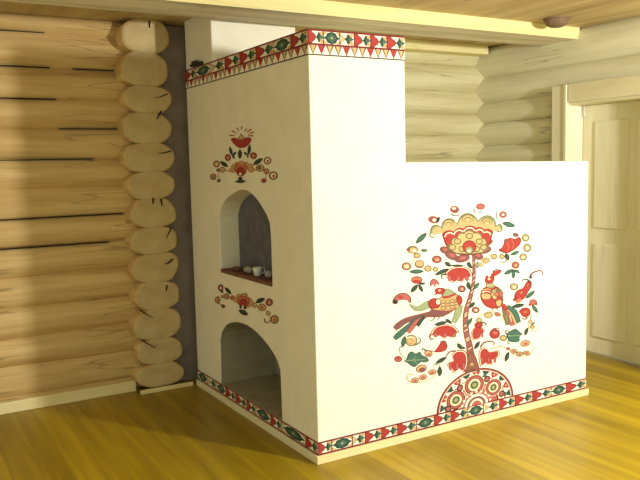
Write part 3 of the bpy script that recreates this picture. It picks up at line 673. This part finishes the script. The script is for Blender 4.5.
for x, y in ((208, 352), (222, 330), (322, 330), (330, 350), (242, 318), (292, 318)): P.ell(x, y, 22, 18, 'och', 0, 'orange', 5)
P.ell(264, 342, 40, 46, 'orange', 0, 'brown', 5); P.ell(266, 306, 20, 14, 'och', 0, 'orange', 4); P.ell(262, 364, 27, 30, 'red', 0, 'dred', 5); P.ell(260, 378, 13, 14, 'cream', 0, 'dred', 4)
P.leaf(222, 426, 296, 424, 22, 'green', 'dark'); P.ell(258, 408, 14, 12, 'dark')
P.build('painted_posy', stove, 'painted red cup flower and curls above the arched niche')
P = Paint(True); P.frame(200, 275, 7.11)
P.stroke([(262, 170), (210, 160), (176, 140), (150, 110)], 8, 'orange'); P.stroke([(380, 214), (430, 232), (482, 262), (500, 310)], 8, 'orange'); P.stroke([(130, 152), (112, 176), (128, 200), (160, 212)], 10, 'brown')
P.ring(148, 90, 20, 24, 'dark', 'pink', 'cream'); P.ell(156, 116, 10, 10, 'dark'); P.leaf(176, 86, 224, 138, 26, 'green', 'dark'); P.ring(190, 152, 20, 22, 'brown', 'och', 'pink'); P.ell(160, 154, 12, 12, 'och', 0, 'brown', 4)
P.ring(126, 178, 21, 24, 'brown', 'och', 'pink'); P.ell(166, 222, 15, 14, 'brown'); P.ell(232, 162, 17, 17, 'orange', 0, 'brown', 4)
for x, y in ((262, 176), (282, 154), (346, 180), (340, 212), (360, 200)): P.ell(x, y, 24, 22, 'och', 0, 'orange', 5)
P.ell(310, 186, 44, 44, 'orange', 0, 'brown', 5); P.ell(318, 142, 22, 14, 'och', 0, 'brown', 5); P.ell(310, 196, 28, 26, 'red', 0, 'dred', 5)
P.ell(290, 226, 8, 14, 'dark'); P.ell(322, 232, 10, 12, 'dark'); P.ell(306, 226, 8, 12, 'cream')
P.leaf(276, 248, 344, 284, 36, 'green', 'dark'); P.ell(390, 216, 18, 18, 'och', 0, 'brown', 4); P.leaf(394, 196, 464, 166, 34, 'green', 'dark')
P.ring(493, 194, 27, 28, 'brown', 'pink', 'och'); P.ell(442, 230, 30, 27, 'och', 0, 'brown', 5); P.ell(440, 232, 14, 12, 'orange'); P.ell(486, 272, 18, 17, 'och', 0, 'brown', 4)
P.ring(531, 316, 31, 31, 'brown', 'och', 'pink'); P.stroke([(458, 308), (464, 332), (484, 340), (498, 320)], 11, 'brown')
P.build('painted_posy', stove, 'painted spray of orange flower and curls between the two arches')

# ------------------------------------------------------------------ small things
def lathe(prof, n=20):
    bm = bmesh.new(); rings = []
    for r_, z in prof: rings.append([bm.verts.new((r_*math.cos(2*PI*i/n), r_*math.sin(2*PI*i/n), z)) for i in range(n)])
    for a, b in zip(rings[:-1], rings[1:]):
        for i in range(n): bm.faces.new((a[i], a[(i+1) % n], b[(i+1) % n], b[i]))
    bm.faces.new(rings[0][::-1]); bm.faces.new(rings[-1]); return bm
def crumple(rx, ry, rz, seed, sub=3):
    bm = bmesh.new(); bmesh.ops.create_icosphere(bm, subdivisions=sub, radius=1)
    for v in bm.verts:
        k = 1+.34*noise.noise(v.co*2.1+Vector((seed, 0, 0)))+.16*noise.noise(v.co*5+Vector((0, seed, 0)))
        v.co = Vector((v.co.x*rx*k, v.co.y*ry*k, max(-.75, v.co.z)*rz*k))
    zm = min(v.co.z for v in bm.verts)
    for v in bm.verts: v.co.z -= zm
    return bm
CHINA = simple('white china', (226, 226, 224), .3); PAPER = simple('grey paper', (170, 166, 164), .9); STONE = simple('brown clinker', (120, 92, 76), .9); NAVY = simple('navy niche shade', (58, 58, 84), .9)
SH = .8685
t = bpy.data.objects.new('cup', None); C.objects.link(t); t.location = (.045, .735, SH); tag(t, 'small white cup standing on the brick shelf of the arched niche', 'cup')
o = obj('bowl', lathe([(.016, 0), (.02, .004), (.026, .03), (.028, .052), (.0255, .052), (.022, .03), (.012, .008), (.002, .007)]), CHINA, None, smooth=True); o.parent = t
bm = bmesh.new()
pts = [(.026, .042), (.04, .044), (.046, .03), (.038, .014), (.022, .014)]; q = catmull(pts, 4); prev = None
for i, (x, z) in enumerate(q):
    ring = [bm.verts.new((x+.004*math.cos(2*PI*k/8), .004*math.sin(2*PI*k/8), z+.003*math.sin(2*PI*k/8+1))) for k in range(8)]
    if prev:
        for k in range(8): bm.faces.new((prev[k], prev[(k+1) % 8], ring[(k+1) % 8], ring[k]))
    prev = ring
o = obj('handle', bm, CHINA, None, smooth=True); o.parent = t
def lump(name, loc, size, seed, mat, label, cat):
    o = obj(name, crumple(*size, seed), mat, None, smooth=True); o.location = loc; tag(o, label, cat)
lump('crumpled_paper', (.06, .89, SH), (.028, .04, .02), 3, PAPER, 'crumpled grey paper left of the white cup in the niche', 'paper')
lump('wood_chip', (.07, .635, SH), (.022, .028, .022), 8, PAPER, 'pale grey wood chip right of the white cup in the niche', 'wood chip')
lump('clinker', (.045, 1.03, SH), (.02, .04, .013), 5, STONE, 'flat brown clinker at the left end of the niche shelf', 'clinker')
lump('shade_lump', (.075, .545, SH), (.03, .045, .055), 11, NAVY, 'dark navy rag added in the right corner of the niche', 'shade lump')  # added lump; its navy imitates the shade in this corner
# ceiling fixture by the right end of the beam
t = bpy.data.objects.new('ceiling_lamp', None); C.objects.link(t); t.location = (2.30, .55, CEIL); tag(t, 'round brown fixture on the ceiling in front of the cream beam', 'ceiling lamp')
o = obj('shade', lathe([(.012, -.062), (.045, -.058), (.07, -.045), (.085, -.02), (.088, -.012)], 28), BROWN, None, smooth=True); o.parent = t
o = obj('base', lathe([(.088, -.012), (.092, -.01), (.092, 0), (.06, 0)], 28), BROWN, None); o.parent = t

# ------------------------------------------------------------------ light
ld = bpy.data.lights.new('room lamp', 'POINT'); ld.energy = 540; ld.color = (1, .985, .90); ld.shadow_soft_size = .09
lo_ = bpy.data.objects.new('room lamp', ld); C.objects.link(lo_); lo_.location = (1.77, -3.0, 1.95)
w = bpy.data.worlds.new('World'); bpy.context.scene.world = w; w.use_nodes = True
bg = w.node_tree.nodes['Background']; bg.inputs['Color'].default_value = (.97, 1, .70, 1); bg.inputs['Strength'].default_value = .98
vs = bpy.context.scene.view_settings
vs.view_transform = 'Standard'; vs.look = 'None'; vs.exposure = 0; vs.gamma = 1; vs.use_curve_mapping = False
bpy.context.scene.cycles.max_bounces = 8
